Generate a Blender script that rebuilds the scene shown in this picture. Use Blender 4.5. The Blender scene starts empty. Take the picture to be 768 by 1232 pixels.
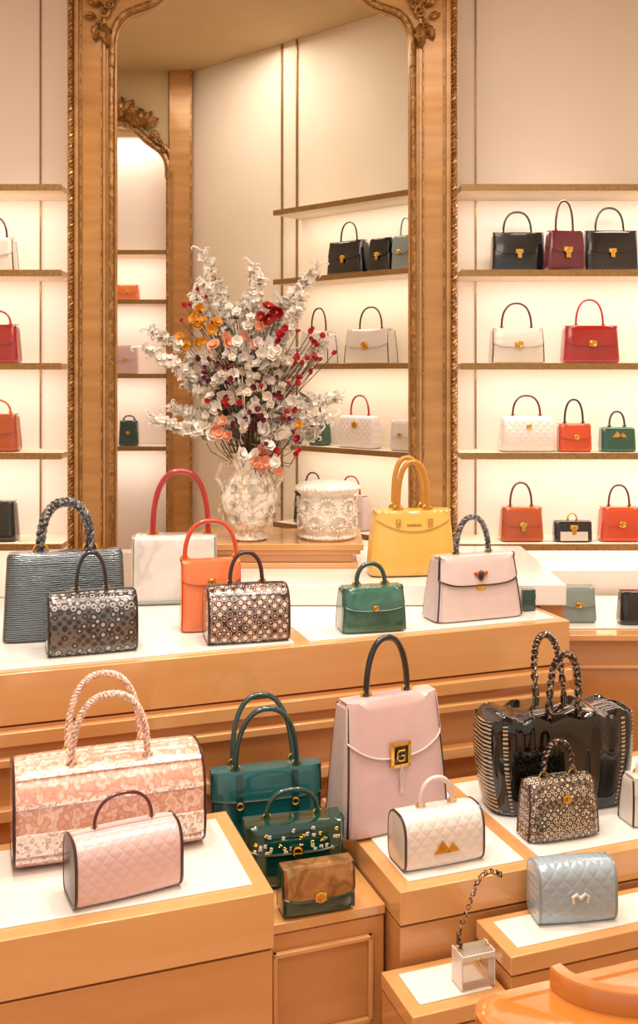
import bpy, bmesh, math, random
from math import sin, cos, pi, radians, sqrt
from mathutils import Vector, Matrix
random.seed(11)
S = bpy.context.scene
try:
    S.view_settings.view_transform = 'Standard'
    S.view_settings.look = 'None'
except Exception:
    pass

# ------------------------------------------------------------------ materials
def lin(h):
    h = h.lstrip('#')
    r = []
    for i in (0, 2, 4):
        c = int(h[i:i+2], 16) / 255
        r.append(c/12.92 if c <= .04045 else ((c+.055)/1.055)**2.4)
    return (r[0], r[1], r[2], 1)

_mc = {}
def M(name, col, rough=.45, metal=0.0, kind='leather', col2=None, col3=None, scale=60, bump=.15, coat=0.0, trans=0.0):
    if name in _mc:
        return _mc[name]
    m = bpy.data.materials.new(name)
    m.use_nodes = True
    nt = m.node_tree
    N = nt.nodes
    L = nt.links
    b = N['Principled BSDF']
    b.inputs['Base Color'].default_value = lin(col)
    b.inputs['Roughness'].default_value = rough
    b.inputs['Metallic'].default_value = metal
    if trans:
        b.inputs['Transmission Weight'].default_value = trans
    if coat:
        b.inputs['Coat Weight'].default_value = coat
        b.inputs['Coat Roughness'].default_value = .08
    tc = N.new('ShaderNodeTexCoord')
    mp = N.new('ShaderNodeMapping')
    L.new(tc.outputs['Object'], mp.inputs['Vector'])
    def ramp(src, stops, interp='LINEAR'):
        r = N.new('ShaderNodeValToRGB')
        r.color_ramp.interpolation = interp
        e = r.color_ramp.elements
        while len(e) < len(stops):
            e.new(.5)
        for i, (p, c) in enumerate(stops):
            e[i].position = p
            e[i].color = lin(c)
        L.new(src, r.inputs['Fac'])
        return r
    def bmp(src, st, dist=.002):
        n = N.new('ShaderNodeBump')
        n.inputs['Strength'].default_value = st
        n.inputs['Distance'].default_value = dist
        L.new(src, n.inputs['Height'])
        L.new(n.outputs['Normal'], b.inputs['Normal'])
    def noise(sc, det=3):
        n = N.new('ShaderNodeTexNoise')
        n.inputs['Scale'].default_value = sc
        n.inputs['Detail'].default_value = det
        L.new(mp.outputs['Vector'], n.inputs['Vector'])
        return n
    if kind == 'leather':
        n = noise(scale*5)
        bmp(n.outputs['Fac'], bump, .001)
        n2 = noise(14)
        mix = N.new('ShaderNodeMix'); mix.data_type = 'RGBA'
        mix.inputs['A'].default_value = lin(col)
        c = lin(col)
        mix.inputs['B'].default_value = (c[0]*.8, c[1]*.78, c[2]*.78, 1)
        L.new(n2.outputs['Fac'], mix.inputs['Factor'])
        L.new(mix.outputs['Result'], b.inputs['Base Color'])
    elif kind == 'snake':
        mp.inputs['Rotation'].default_value = (0, pi/4, 0)
        v = N.new('ShaderNodeTexVoronoi')
        v.inputs['Scale'].default_value = scale
        v.inputs['Randomness'].default_value = .3
        L.new(mp.outputs['Vector'], v.inputs['Vector'])
        if col3:
            st = [(0, col3), (.1, col), (.2, col), (.27, col2), (.38, col2), (.44, col), (.56, col), (.66, col3)]
        else:
            st = [(0, col2), (.30, col2), (.37, col), (.46, col), (.52, col2), (.56, col)]
        r = ramp(v.outputs['Distance'], st)
        L.new(r.outputs['Color'], b.inputs['Base Color'])
        bmp(v.outputs['Distance'], .5, .002)
    elif kind == 'ridge':
        w = N.new('ShaderNodeTexWave')
        w.bands_direction = 'Z'
        w.inputs['Scale'].default_value = scale
        w.inputs['Distortion'].default_value = 4
        w.inputs['Detail'].default_value = 4
        w.inputs['Detail Scale'].default_value = 1.2
        mp.inputs['Scale'].default_value = (.5, .5, 1)
        L.new(mp.outputs['Vector'], w.inputs['Vector'])
        r = ramp(w.outputs['Fac'], [(0, col), (.45, col), (.95, col2)])
        L.new(r.outputs['Color'], b.inputs['Base Color'])
        bmp(w.outputs['Fac'], .6, .002)
    elif kind == 'quilt':
        hs = []
        for sg_ in (1, -1):
            mm = N.new('ShaderNodeMapping')
            mm.inputs['Rotation'].default_value = (0, sg_*pi/4, 0)
            L.new(tc.outputs['Object'], mm.inputs['Vector'])
            w = N.new('ShaderNodeTexWave'); w.bands_direction = 'X'
            w.inputs['Scale'].default_value = scale/4
            L.new(mm.outputs['Vector'], w.inputs['Vector'])
            hs.append(w.outputs['Fac'])
        mn = N.new('ShaderNodeMath'); mn.operation = 'MINIMUM'
        L.new(hs[0], mn.inputs[0]); L.new(hs[1], mn.inputs[1])
        pw = N.new('ShaderNodeMath'); pw.operation = 'POWER'
        L.new(mn.outputs[0], pw.inputs[0]); pw.inputs[1].default_value = .35
        bmp(pw.outputs[0], bump*2, .0028)
    elif kind == 'brocade':
        n = noise(scale, 4)
        v = N.new('ShaderNodeTexVoronoi'); v.inputs['Scale'].default_value = scale*1.3
        L.new(mp.outputs['Vector'], v.inputs['Vector'])
        ad = N.new('ShaderNodeMath'); ad.operation = 'ADD'
        L.new(n.outputs['Fac'], ad.inputs[0])
        ml = N.new('ShaderNodeMath'); ml.operation = 'MULTIPLY'; ml.inputs[1].default_value = .35
        L.new(v.outputs['Distance'], ml.inputs[0])
        L.new(ml.outputs[0], ad.inputs[1])
        r = ramp(ad.outputs[0], [(.5, col), (.6, col2), (.66, col), (.74, col3 or col2), (.8, col)])
        L.new(r.outputs['Color'], b.inputs['Base Color'])
        bmp(ad.outputs[0], .4, .004)
    elif kind == 'wood':
        mp.inputs['Scale'].default_value = (1, 1, 7)
        n = noise(scale, 5)
        r = ramp(n.outputs['Fac'], [(.3, col), (.7, col2 or col)])
        L.new(r.outputs['Color'], b.inputs['Base Color'])
        bmp(n.outputs['Fac'], .04, .002)
    elif kind == 'plaster':
        n = noise(1.8, 6)
        r = ramp(n.outputs['Fac'], [(.3, col), (.75, col2 or col)])
        L.new(r.outputs['Color'], b.inputs['Base Color'])
        n2 = noise(60, 3)
        bmp(n2.outputs['Fac'], .05, .002)
    elif kind == 'metal':
        n = noise(90)
        r = ramp(n.outputs['Fac'], [(.3, col), (.7, col2 or col)])
        L.new(r.outputs['Color'], b.inputs['Base Color'])
    _mc[name] = m
    return m

WOOD = M('honey_wood', '#D0955A', .18, kind='wood', col2='#DAA36A', scale=2.2, coat=.8)
WOODD = M('honey_wood_face', '#BF8048', .26, kind='wood', col2='#CC9058', scale=2.0, coat=.5)
WOODF = M('foreground_wood', '#BA6C28', .16, kind='wood', col2='#CC803A', scale=3, coat=.8)
FRAME = M('gilded_frame', '#AE7A40', .3, metal=.3, kind='wood', col2='#C69458', scale=3, coat=.3)
GILT = M('gilt_carving', '#A07642', .35, metal=.5, kind='brocade', col2='#BC925C', col3='#7C5630', scale=25)
BRASS = M('brass_edge', '#8E6E42', .35, metal=.6, kind='metal', col2='#AA8656')
GOLD = M('gold_hardware', '#D8A848', .2, metal=1, kind='metal', col2='#EEC66C')
BRONZE = M('bronze_foil', '#B88C5C', .2, metal=.75, kind='brocade', col2='#C89E70', col3='#9C7248', scale=16)
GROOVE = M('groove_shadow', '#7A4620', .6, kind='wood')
WALL = M('cream_plaster', '#F0E2CE', .8, kind='plaster', col2='#E8D7BE')
WALLP = M('niche_plaster', '#F4E8DE', .7, kind='plaster', col2='#EEDFD2')
CEIL = M('ceiling_paint', '#CDB48A', .8, kind='plaster', col2='#C2A67A')
WHITE = M('white_display_panel', '#EEE8E2', .18, kind='plaster', col2='#EAE2DA', coat=.5)
FLOOR = M('floor_stone', '#C9A57E', .4, kind='plaster', col2='#B99468')
BLACK = M('black_leather', '#0C0B10', .2, coat=.8)
BLACKP = M('black_patent', '#030303', .05, coat=.6, bump=.02)
RED = M('red_leather', '#A01418', .2, coat=1)
REDH = M('red_handle', '#A81C18', .2, coat=1)
BURG = M('burgundy_leather', '#62102A', .2, coat=1)
ORANGE = M('orange_leather', '#D0461A', .22, coat=.8)
ORANGEL = M('tangerine_leather', '#EA7A40', .25, coat=.7)
TAN = M('tan_leather', '#B44E1A', .22, coat=.8)
GREENE = M('emerald_leather', '#0E5242', .18, coat=1)
GREENG = M('patent_green', '#063E34', .08, coat=1, bump=.03)
SAGE = M('green_grey_leather', '#2C6052', .18, kind='brocade', col2='#35695A', col3='#285648', scale=12, coat=.9)
TEAL = M('teal_leather', '#166266', .2, coat=.9)
TEALD = M('dark_teal_leather', '#0A3E3E', .18, coat=1)
YEL = M('yellow_leather', '#EAB858', .26, coat=.6)
YELD = M('ochre_leather', '#C4862A', .26, coat=.6)
PINKW = M('blush_leather', '#E2CECC', .24, coat=.7)
PINKG = M('gusset_leather', '#C9B8B6', .3, coat=.4)
PINKK = M('rose_leather', '#DAB9B8', .26, coat=.6)
WHITEL = M('ivory_leather', '#E2D8CE', .22, coat=.8)
WHITES = M('silver_ivory_leather', '#D6CEC8', .2, kind='brocade', col2='#DCD5CE', col3='#C8BFB6', scale=9, coat=.8)
WHITEQ = M('ivory_quilted', '#E4D9D4', .24, kind='quilt', scale=56, bump=.25, coat=.7)
PINKQ = M('pink_quilted', '#DEBABA', .2, kind='quilt', scale=62, bump=.2, coat=.8)
BLUEQ = M('blue_grey_quilted', '#A2B4C2', .2, kind='quilt', scale=52, bump=.22, coat=.8, metal=.15)
GREYL = M('grey_green_leather', '#85948E', .3, coat=.6)
BROWN = M('brown_piping', '#3A1515', .3, coat=.5)
DKRED = M('wine_handle', '#5C141C', .22, coat=.8)
SNAKEG = M('grey_snakeskin', '#1B191F', .22, kind='snake', col2='#A9A09C', col3='#5E544C', scale=56, coat=.8)
SNAKEB = M('brown_snakeskin', '#3C1F1B', .22, kind='snake', col2='#DEC6B8', scale=50, coat=.8)
SNAKET = M('python_leather', '#34281F', .22, kind='snake', col2='#CDBBAA', col3='#84705C', scale=82, coat=.6)
RIDGE = M('ridged_grey_leather', '#1E242A', .2, kind='ridge', col2='#7C868A', scale=56, coat=.8, metal=.35)
GREYH = M('grey_braided_leather', '#45454B', .3, kind='brocade', col2='#A8A4A0', col3='#1C1C20', scale=90, coat=.4)
BROC = M('pink_brocade', '#E2AC98', .2, kind='brocade', col2='#F0D4C6', col3='#D0937E', scale=44, coat=.9)
BROCT = M('brocade_trim', '#EFDACC', .24, kind='brocade', col2='#BE8A76', col3='#FBEFE6', scale=70, coat=.7)
BRAIDP = M('pink_braid', '#DDB8A6', .34, kind='brocade', col2='#AC7862', col3='#F7E6DC', scale=110)
STRIPE = M('striped_side', '#100D0C', .18, kind='ridge', col2='#C9B093', scale=30, coat=.6)
CHAINB = M('dark_chain', '#4A3A32', .25, metal=.5, kind='brocade', col2='#C7AE96', col3='#120D0C', scale=90)
PORC = M('painted_porcelain', '#EFE7DA', .16, kind='brocade', col2='#F6F0E6', col3='#C9AA7C', scale=26, coat=.7)
CARVE = M('carved_ivory', '#EAE1D4', .4, kind='brocade', col2='#F1EAE0', col3='#DCCCB8', scale=24)
STEM = M('branch_bark', '#6E583C', .7)
FLW = M('white_petals', '#F4ECE2', .7)
FLC = M('cream_petals', '#EFE0CE', .7)
FLR = M('red_petals', '#B01420', .55)
FLB = M('burgundy_petals', '#6C1830', .6)
FLP = M('peach_petals', '#EFA584', .65)
FLO = M('amber_petals', '#E09A2C', .6)
LEAF = M('olive_leaves', '#62663A', .6)
CLEAR = M('clear_acrylic', '#F3E8DC', .08, coat=.5, trans=.75, bump=.01)

# ------------------------------------------------------------------ mesh builder
class MB:
    def __init__(s):
        s.v = []; s.f = []; s.m = []; s.mats = []
    def add(s, v, f, mat):
        if mat not in s.mats:
            s.mats.append(mat)
        mi = s.mats.index(mat); o = len(s.v)
        s.v += [tuple(p) for p in v]
        for q in f:
            s.f.append([i+o for i in q]); s.m.append(mi)
    def box(s, cx, cy, cz, sx, sy, sz, mat, ch=0.0):
        hx, hy, hz = sx/2, sy/2, sz/2
        v = [(cx+a*hx, cy+b*hy, cz+c*hz) for a in (-1, 1) for b in (-1, 1) for c in (-1, 1)]
        f = [(0,1,3,2),(4,6,7,5),(0,4,5,1),(2,3,7,6),(0,2,6,4),(1,5,7,3)]
        s.add(v, f, mat)
    def ell(s, c, r, mat, n=12, mtx=None):
        v = []; f = []
        m = n//2
        for i in range(m+1):
            th = pi*i/m
            for j in range(n):
                ph = 2*pi*j/n
                p = Vector((r[0]*sin(th)*cos(ph), r[1]*sin(th)*sin(ph), r[2]*cos(th)))
                if mtx: p = mtx @ p
                v.append((c[0]+p.x, c[1]+p.y, c[2]+p.z))
        for i in range(m):
            for j in range(n):
                f.append((i*n+j, (i+1)*n+j, (i+1)*n+(j+1) % n, i*n+(j+1) % n))
        s.add(v, f, mat)
    def tube(s, pts, r, mat, seg=8, closed=False, flat=1.0):
        pts = [Vector(p) for p in pts]
        n = len(pts)
        rf = r if callable(r) else (lambda t: r)
        T = []
        for i in range(n):
            if closed:
                t = pts[(i+1) % n]-pts[i-1]
            else:
                t = pts[min(i+1, n-1)]-pts[max(i-1, 0)]
            T.append(t.normalized() if t.length > 1e-9 else Vector((0, 0, 1)))
        up = Vector((0, 1, 0))
        if abs(T[0].dot(up)) > .9: up = Vector((1, 0, 0))
        nv = (up-T[0]*up.dot(T[0])).normalized()
        v = []; f = []
        for i in range(n):
            nv = (nv-T[i]*nv.dot(T[i])).normalized()
            bv = T[i].cross(nv)
            rr = rf(i/(n-1))
            for k in range(seg):
                a = 2*pi*k/seg
                v.append(pts[i]+nv*(cos(a)*rr)+bv*(sin(a)*rr*flat))
        for i in range(n-1 if not closed else n):
            j = (i+1) % n
            for k in range(seg):
                f.append((i*seg+k, i*seg+(k+1) % seg, j*seg+(k+1) % seg, j*seg+k))
        if not closed:
            f.append(tuple(range(seg-1, -1, -1))); f.append(tuple((n-1)*seg+k for k in range(seg)))
        s.add(v, f, mat)
    def ring(s, c, R, r, mat, axis='y', sx=1, sz=1):
        pts = []
        for i in range(16):
            a = 2*pi*i/16
            if axis == 'y': pts.append((c[0]+R*cos(a)*sx, c[1], c[2]+R*sin(a)*sz))
            elif axis == 'x': pts.append((c[0], c[1]+R*cos(a), c[2]+R*sin(a)))
            else: pts.append((c[0]+R*cos(a), c[1]+R*sin(a), c[2]))
        s.tube(pts, r, mat, 6, True)
    def sheet(s, P, Q, nu, nv, mat):
        v = [P(i, j) for i in range(nu+1) for j in range(nv+1)]
        o = len(v)
        v += [Q(i, j) for i in range(nu+1) for j in range(nv+1)]
        W = nv+1
        f = []
        for i in range(nu):
            for j in range(nv):
                a = i*W+j
                f.append((a, a+1, a+W+1, a+W)); f.append((o+a, o+a+W, o+a+W+1, o+a+1))
        for i in range(nu):
            for j in (0, nv):
                a = i*W+j; f.append((a, a+W, o+a+W, o+a))
        for j in range(nv):
            for i in (0, nu):
                a = i*W+j; f.append((a, a+1, o+a+1, o+a))
        s.add(v, f, mat)
    def lathe(s, prof, mat, seg=40, c=(0, 0, 0), mod=None):
        v = []; f = []
        for (r, z) in prof:
            for k in range(seg):
                a = 2*pi*k/seg
                rr = r*(mod(a, z) if mod else 1)
                v.append((c[0]+rr*cos(a), c[1]+rr*sin(a), c[2]+z))
        for i in range(len(prof)-1):
            for k in range(seg):
                f.append((i*seg+k, i*seg+(k+1) % seg, (i+1)*seg+(k+1) % seg, (i+1)*seg+k))
        f.append(tuple(range(seg-1, -1, -1)))
        f.append(tuple((len(prof)-1)*seg+k for k in range(seg)))
        s.add(v, f, mat)
    def obj(s, name, loc=(0, 0, 0), rot=0, parent=None, sharp=40, bevel=0, rx=0):
        me = bpy.data.meshes.new(name)
        me.from_pydata(s.v, [], s.f)
        for m in s.mats: me.materials.append(m)
        me.polygons.foreach_set('material_index', s.m)
        me.polygons.foreach_set('use_smooth', [True]*len(s.f))
        bm = bmesh.new(); bm.from_mesh(me)
        bmesh.ops.recalc_face_normals(bm, faces=bm.faces)
        bm.to_mesh(me); bm.free()
        me.update()
        try: me.set_sharp_from_angle(angle=radians(sharp))
        except Exception: pass
        o = bpy.data.objects.new(name, me)
        S.collection.objects.link(o)
        o.location = loc; o.rotation_euler = (rx, 0, rot)
        if parent: o.parent = parent
        if bevel:
            b = o.modifiers.new('bevel', 'BEVEL'); b.width = bevel; b.segments = 3; b.limit_method = 'ANGLE'
        return o

def sg(a, p):
    return math.copysign(abs(a)**p, a)

# ------------------------------------------------------------------ handles & clasps
def handle(mb, hw, hh, z0, y0, r, mat, style='plain', lean=0.0, tabs=None, shape=.8, x0=0):
    n = 44
    pts = []
    for i in range(n+1):
        t = pi*i/n
        x = x0-hw*sg(cos(t), .85)
        zz = hh*(sin(t)**shape if sin(t) > 0 else 0)
        pts.append(Vector((x, y0+lean*zz, z0+zz)))
    if style == 'plain':
        mb.tube(pts, r, mat, 10)
    elif style in ('braid', 'chain'):
        turns = (hw*2+hh*2)/(r*5.5)
        for s in range(3 if style == 'braid' else 2):
            q = []
            m = int(n*4)
            for i in range(m+1):
                u = i/m*n; k = min(int(u), n-1); fr = u-k
                p = pts[k].lerp(pts[k+1], fr)
                t = (pts[k+1]-pts[k]).normalized()
                e1 = Vector((0, 1, 0)); e2 = t.cross(e1)
                a = 2*pi*(turns*i/m)+s*2*pi/(3 if style == 'braid' else 2)
                q.append(p+e1*cos(a)*r*.75+e2*sin(a)*r*.75)
            mb.tube(q, r*.62, mat, 6)
    if tabs:
        for sx in (-1, 1):
            mb.ring((x0+sx*hw, y0, z0+.004), r*1.7, r*.45, GOLD)
            mb.box(x0+sx*hw, y0, z0-.008, r*3.2, r*1.4, .022, tabs)

def clasp(mb, kind, y, z, s=1.0):
    if kind == 'turn':
        mb.box(0, y-.003, z, .022*s, .005, .016*s, GOLD)
        mb.ring((0, y-.007, z), .008*s, .0022*s, GOLD)
        mb.box(0, y-.009, z, .004*s, .006, .014*s, GOLD)
    elif kind == 'lock':
        mb.box(0, y-.004, z, .030*s, .006, .016*s, GOLD)
        mb.box(0, y-.007, z-.018*s, .016*s, .006, .02*s, GOLD)
        mb.ring((0, y-.007, z-.004*s), .010*s, .002*s, GOLD)
    elif kind == 'duo':
        for sx in (-1, 1):
            mb.box(sx*.055*s, y-.004, z, .016*s, .006, .024*s, GOLD)
            mb.ell((sx*.055*s, y-.007, z), (.006*s, .004*s, .006*s), GOLD, 8)
        mb.box(0, y-.001, z-.01, .05*s, .004, .010*s, GOLD)
    elif kind == 'square':
        q = .021*s
        mb.box(0, y-.003, z, q*2, .005, q*2.2, BLACK)
        for a, b2 in ((-1, 0), (1, 0)):
            mb.box(a*q, y-.007, z, .007*s, .008, q*2.5, GOLD)
            mb.box(0, y-.007, z+a*q*1.1, q*2.2, .008, .007*s, GOLD)
        mb.tube([(.009*s, y-.009, z+.010*s), (-.006*s, y-.009, z+.010*s), (-.009*s, y-.009, z+.004*s), (-.009*s, y-.009, z-.008*s), (-.004*s, y-.009, z-.012*s), (.007*s, y-.009, z-.012*s), (.009*s, y-.009, z-.002*s), (0, y-.009, z-.001*s)], .003*s, GOLD)
    elif kind == 'tri':
        for (cx, w, h) in ((-.008, .032, .022), (.012, .026, .016)):
            v = [(cx*s-w/2*s, y-.004, z-.01*s), (cx*s+w/2*s, y-.004, z-.01*s), (cx*s, y-.004, z-.01*s+h*s),
                 (cx*s-w/2*s, y+.002, z-.01*s), (cx*s+w/2*s, y+.002, z-.01*s), (cx*s, y+.002, z-.01*s+h*s)]
            mb.add(v, [(0, 1, 2), (5, 4, 3), (0, 3, 4, 1), (1, 4, 5, 2), (2, 5, 3, 0)], GOLD)
    elif kind == 'bow':
        for sx in (-1, 1):
            mb.tube([(0, y-.006, z), (sx*.010*s, y-.008, z+.010*s), (sx*.018*s, y-.007, z+.004*s), (sx*.016*s, y-.006, z-.010*s)], .0036*s, WHITEL)
        mb.ell((0, y-.008, z+.002), (.005*s, .004*s, .005*s), WHITEL)
    elif kind == 'bee':
        mb.ell((0, y-.005, z), (.0055*s, .005*s, .010*s), BROWN)
        for sx in (-1, 1):
            mb.ell((sx*.008*s, y-.004, z+.003*s), (.007*s, .003*s, .004*s), TAN, 8, Matrix.Rotation(-sx*.5, 3, 'Y'))
        mb.box(0, y-.003, z-.020*s, .016*s, .005, .010*s, GOLD)

# ------------------------------------------------------------------ boxy bag
def bag(name, x, y, z, rot, w, h, d, mat, wt=.9, dt=.7, n=7, puff=.08, hm=None, hh=.09, hw=.28, hr=.005,
        hs=1, hstyle='plain', flap=0, fshape=4, fround=.25, fmat=None, edge=None, cl='turn', cs=1.0, clz=None,
        side=None, pipe=None, pleat=0, pocket=None, band=None, fob=False, lean=.15, base=None, straps=False, sprinkle=False, hshape=.8, hx=0, flare=0, sag=0):
    mb = MB()
    rot = radians(rot)
    hm = hm or mat
    cl01 = lambda q: max(0, min(1, q))
    A = lambda zz: w/2*(1+(wt-1)*cl01(zz/h)+flare*sin(pi*cl01(zz/h)))
    B = lambda zz: d/2*(1+(dt-1)*cl01(zz/h)+puff*sin(pi*cl01(zz/h)))
    e = min(.012, h*.08)
    lv = [(0, e), (e*.3, e*.35), (e, 0)]+[(e+(h-2*e)*i/9, 0) for i in range(1, 9)]+[(h-e, 0), (h-e*.3, e*.35), (h, e)]
    SEG = 160 if pleat else 96
    v = []; f = []
    for (zz, ins) in lv:
        a = A(zz)-ins; b = B(zz)-ins
        for k in range(SEG):
            t = 2*pi*k/SEG
            px = a*sg(cos(t), 2/n); py = b*sg(sin(t), 2/n)
            if pleat:
                py *= 1+pleat*cos(px/a*pi*9)*(zz/h)
                zz2 = zz+(.008*cos(px/a*pi*5)*((zz/h)**4))
            else: zz2 = zz-sag*(1-(px/a)**2)*(zz/h)**3
            v.append((px, py, zz2))
    for i in range(len(lv)-1):
        for k in range(SEG):
            f.append((i*SEG+k, i*SEG+(k+1) % SEG, (i+1)*SEG+(k+1) % SEG, (i+1)*SEG+k))
    f.append(tuple(range(SEG-1, -1, -1))); f.append(tuple((len(lv)-1)*SEG+k for k in range(SEG)))
    mb.add(v, f, mat)
    def yf(xx, zz, off=0):
        a = A(zz)+off; b = B(zz)+off
        q = min(.999, abs(xx)/a)
        return -b*(1-q**n)**(1/n)
    if side:
        for sx in (-1, 1):
            def P(i, j, off=.0022):
                zz = h*(.03+.94*j/10); b = B(zz)+.0005; yy = b*.9*(-1+2*i/8)
                q = min(.999, abs(yy)/B(zz))
                return (sx*((A(zz))*(1-q**n)**(1/n)+off), yy, zz)
            mb.sheet(P, lambda i, j: P(i, j, -.002), 8, 10, side)
    if pipe:
        for sgn in (-1, 1):
            for sx in (-1, 1):
                pts = []
                for j in range(13):
                    zz = e*.5+(h-e)*j/12
                    xx = sx*(A(zz)*.965)
                    pts.append((xx, sgn*(-yf(xx, zz)+.0005), zz))
                mb.tube(pts, .0028, pipe, 6)
    if base:
        pts = []
        for k in range(48):
            t = 2*pi*k/48
            pts.append((A(.01)*sg(cos(t), 2/n), B(.01)*sg(sin(t), 2/n), .008))
        mb.tube(pts, .006, base, 6, True)
    if flap:
        fm = fmat or mat
        top = B(h)*1.5
        L = h*flap
        NU, NV = 28, 16
        def FP(i, j, off):
            u = -1+2*i/NU
            Lu = L*(1-fround*abs(u)**fshape)
            s_ = (top+Lu)*j/NV
            if s_ < top:
                yy = -B(h)+(top-s_); zz = h+off
                xx = u*(A(h)-.001)
                if top-s_ < .012:
                    q = 1-(top-s_)/.012
                    zz = h+off-.003*q*q
                    yy -= off*q
            else:
                zz = h-(s_-top)-.003; xx = u*.985*(A(zz)+.001)
                yy = yf(xx, zz, .0)-off
            return (xx, yy, zz)
        mb.sheet(lambda i, j: FP(i, j, .0055), lambda i, j: FP(i, j, .0015), NU, NV, fm)
        if edge:
            mb.tube([FP(i, NV, .006) for i in range(NU+1)], .0026, edge, 6)
            for i in (0, NU):
                mb.tube([FP(i, j, .006) for j in range(6, NV+1)], .0026, edge, 6)
    if pocket:
        def P(i, j, off):
            u = -1+2*i/14; zz = h*(.08+.42*j/8); xx = u*A(zz)*.72
            return (xx, yf(xx, zz)-off, zz)
        mb.sheet(lambda i, j: P(i, j, .007), lambda i, j: P(i, j, .0), 14, 8, pocket)
    if band:
        def P(i, j, off):
            u = -1+2*i/24; zz = h*(.80+.14*j/2); xx = u*A(zz)*.99
            return (xx, yf(xx, zz)-off, zz)
        mb.sheet(lambda i, j: P(i, j, .004), lambda i, j: P(i, j, .0), 24, 2, band)
    if straps:
        for sx in (-1, 1):
            def P(i, j, off):
                xx = sx*A(h*.8)*.5-.009+.018*i/2; zz = h*(.45+.54*j/8)
                return (xx, yf(xx, zz)-off, zz)
            mb.sheet(lambda i, j: P(i, j, .0085), lambda i, j: P(i, j, .001), 2, 8, hm)
            mb.ring((sx*A(h*.8)*.5, yf(0, h*.7)-.012, h*.62), .008, .002, GOLD)
    if sprinkle:
        rr = random.Random(5)
        for k in range(34):
            xx = rr.uniform(-.9, .9)*A(h*.8); zz = h*rr.uniform(.6, .95)
            c_ = GOLD if rr.random() < .6 else WHITEL
            for q in range(4):
                a = q*pi/2+rr.random()
                mb.ell((xx+.003*cos(a), yf(xx, zz)-.0065, zz+.003*sin(a)), (.0026, .0015, .0026), c_, 6)
    if hh:
        ys = [0] if hs == 1 else [-B(h)*.78, B(h)*.78]
        for i, yy in enumerate(ys):
            handle(mb, w*hw, hh*(1 if i == 0 else 1.04), h-.002+(.004 if flap else 0), yy, hr, hm, hstyle,
                   lean=(0 if hs == 1 else (lean if i else -lean*.3)), tabs=hm if not pleat else None, shape=hshape, x0=hx+(.0 if i == 0 or not pleat else .02))
    if cl:
        zz = clz*h if clz else (h*(1-flap)+.006 if flap else h*.72)
        clasp(mb, cl, yf(0, zz)-(.006 if flap else .001), zz, cs)
    if fob:
        q_ = yf(0, h*.4)-.006
        mb.tube([(0, q_-.004, h*.52), (-.002, q_-.002, h*.42), (.001, q_-.001, h*.34)], .002, PINKW, 6)
        mb.tube([(.004, q_-.004, h*.52), (.005, q_-.002, h*.42), (.003, q_-.001, h*.34)], .002, PINKW, 6)
        mb.ell((.002, q_, h*.32), (.005, .004, .011), PINKW, 8)
    cx = x-sin(rot)*d/2; cy = y+cos(rot)*d/2
    return mb.obj(name, (cx, cy, z), rot)

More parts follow.
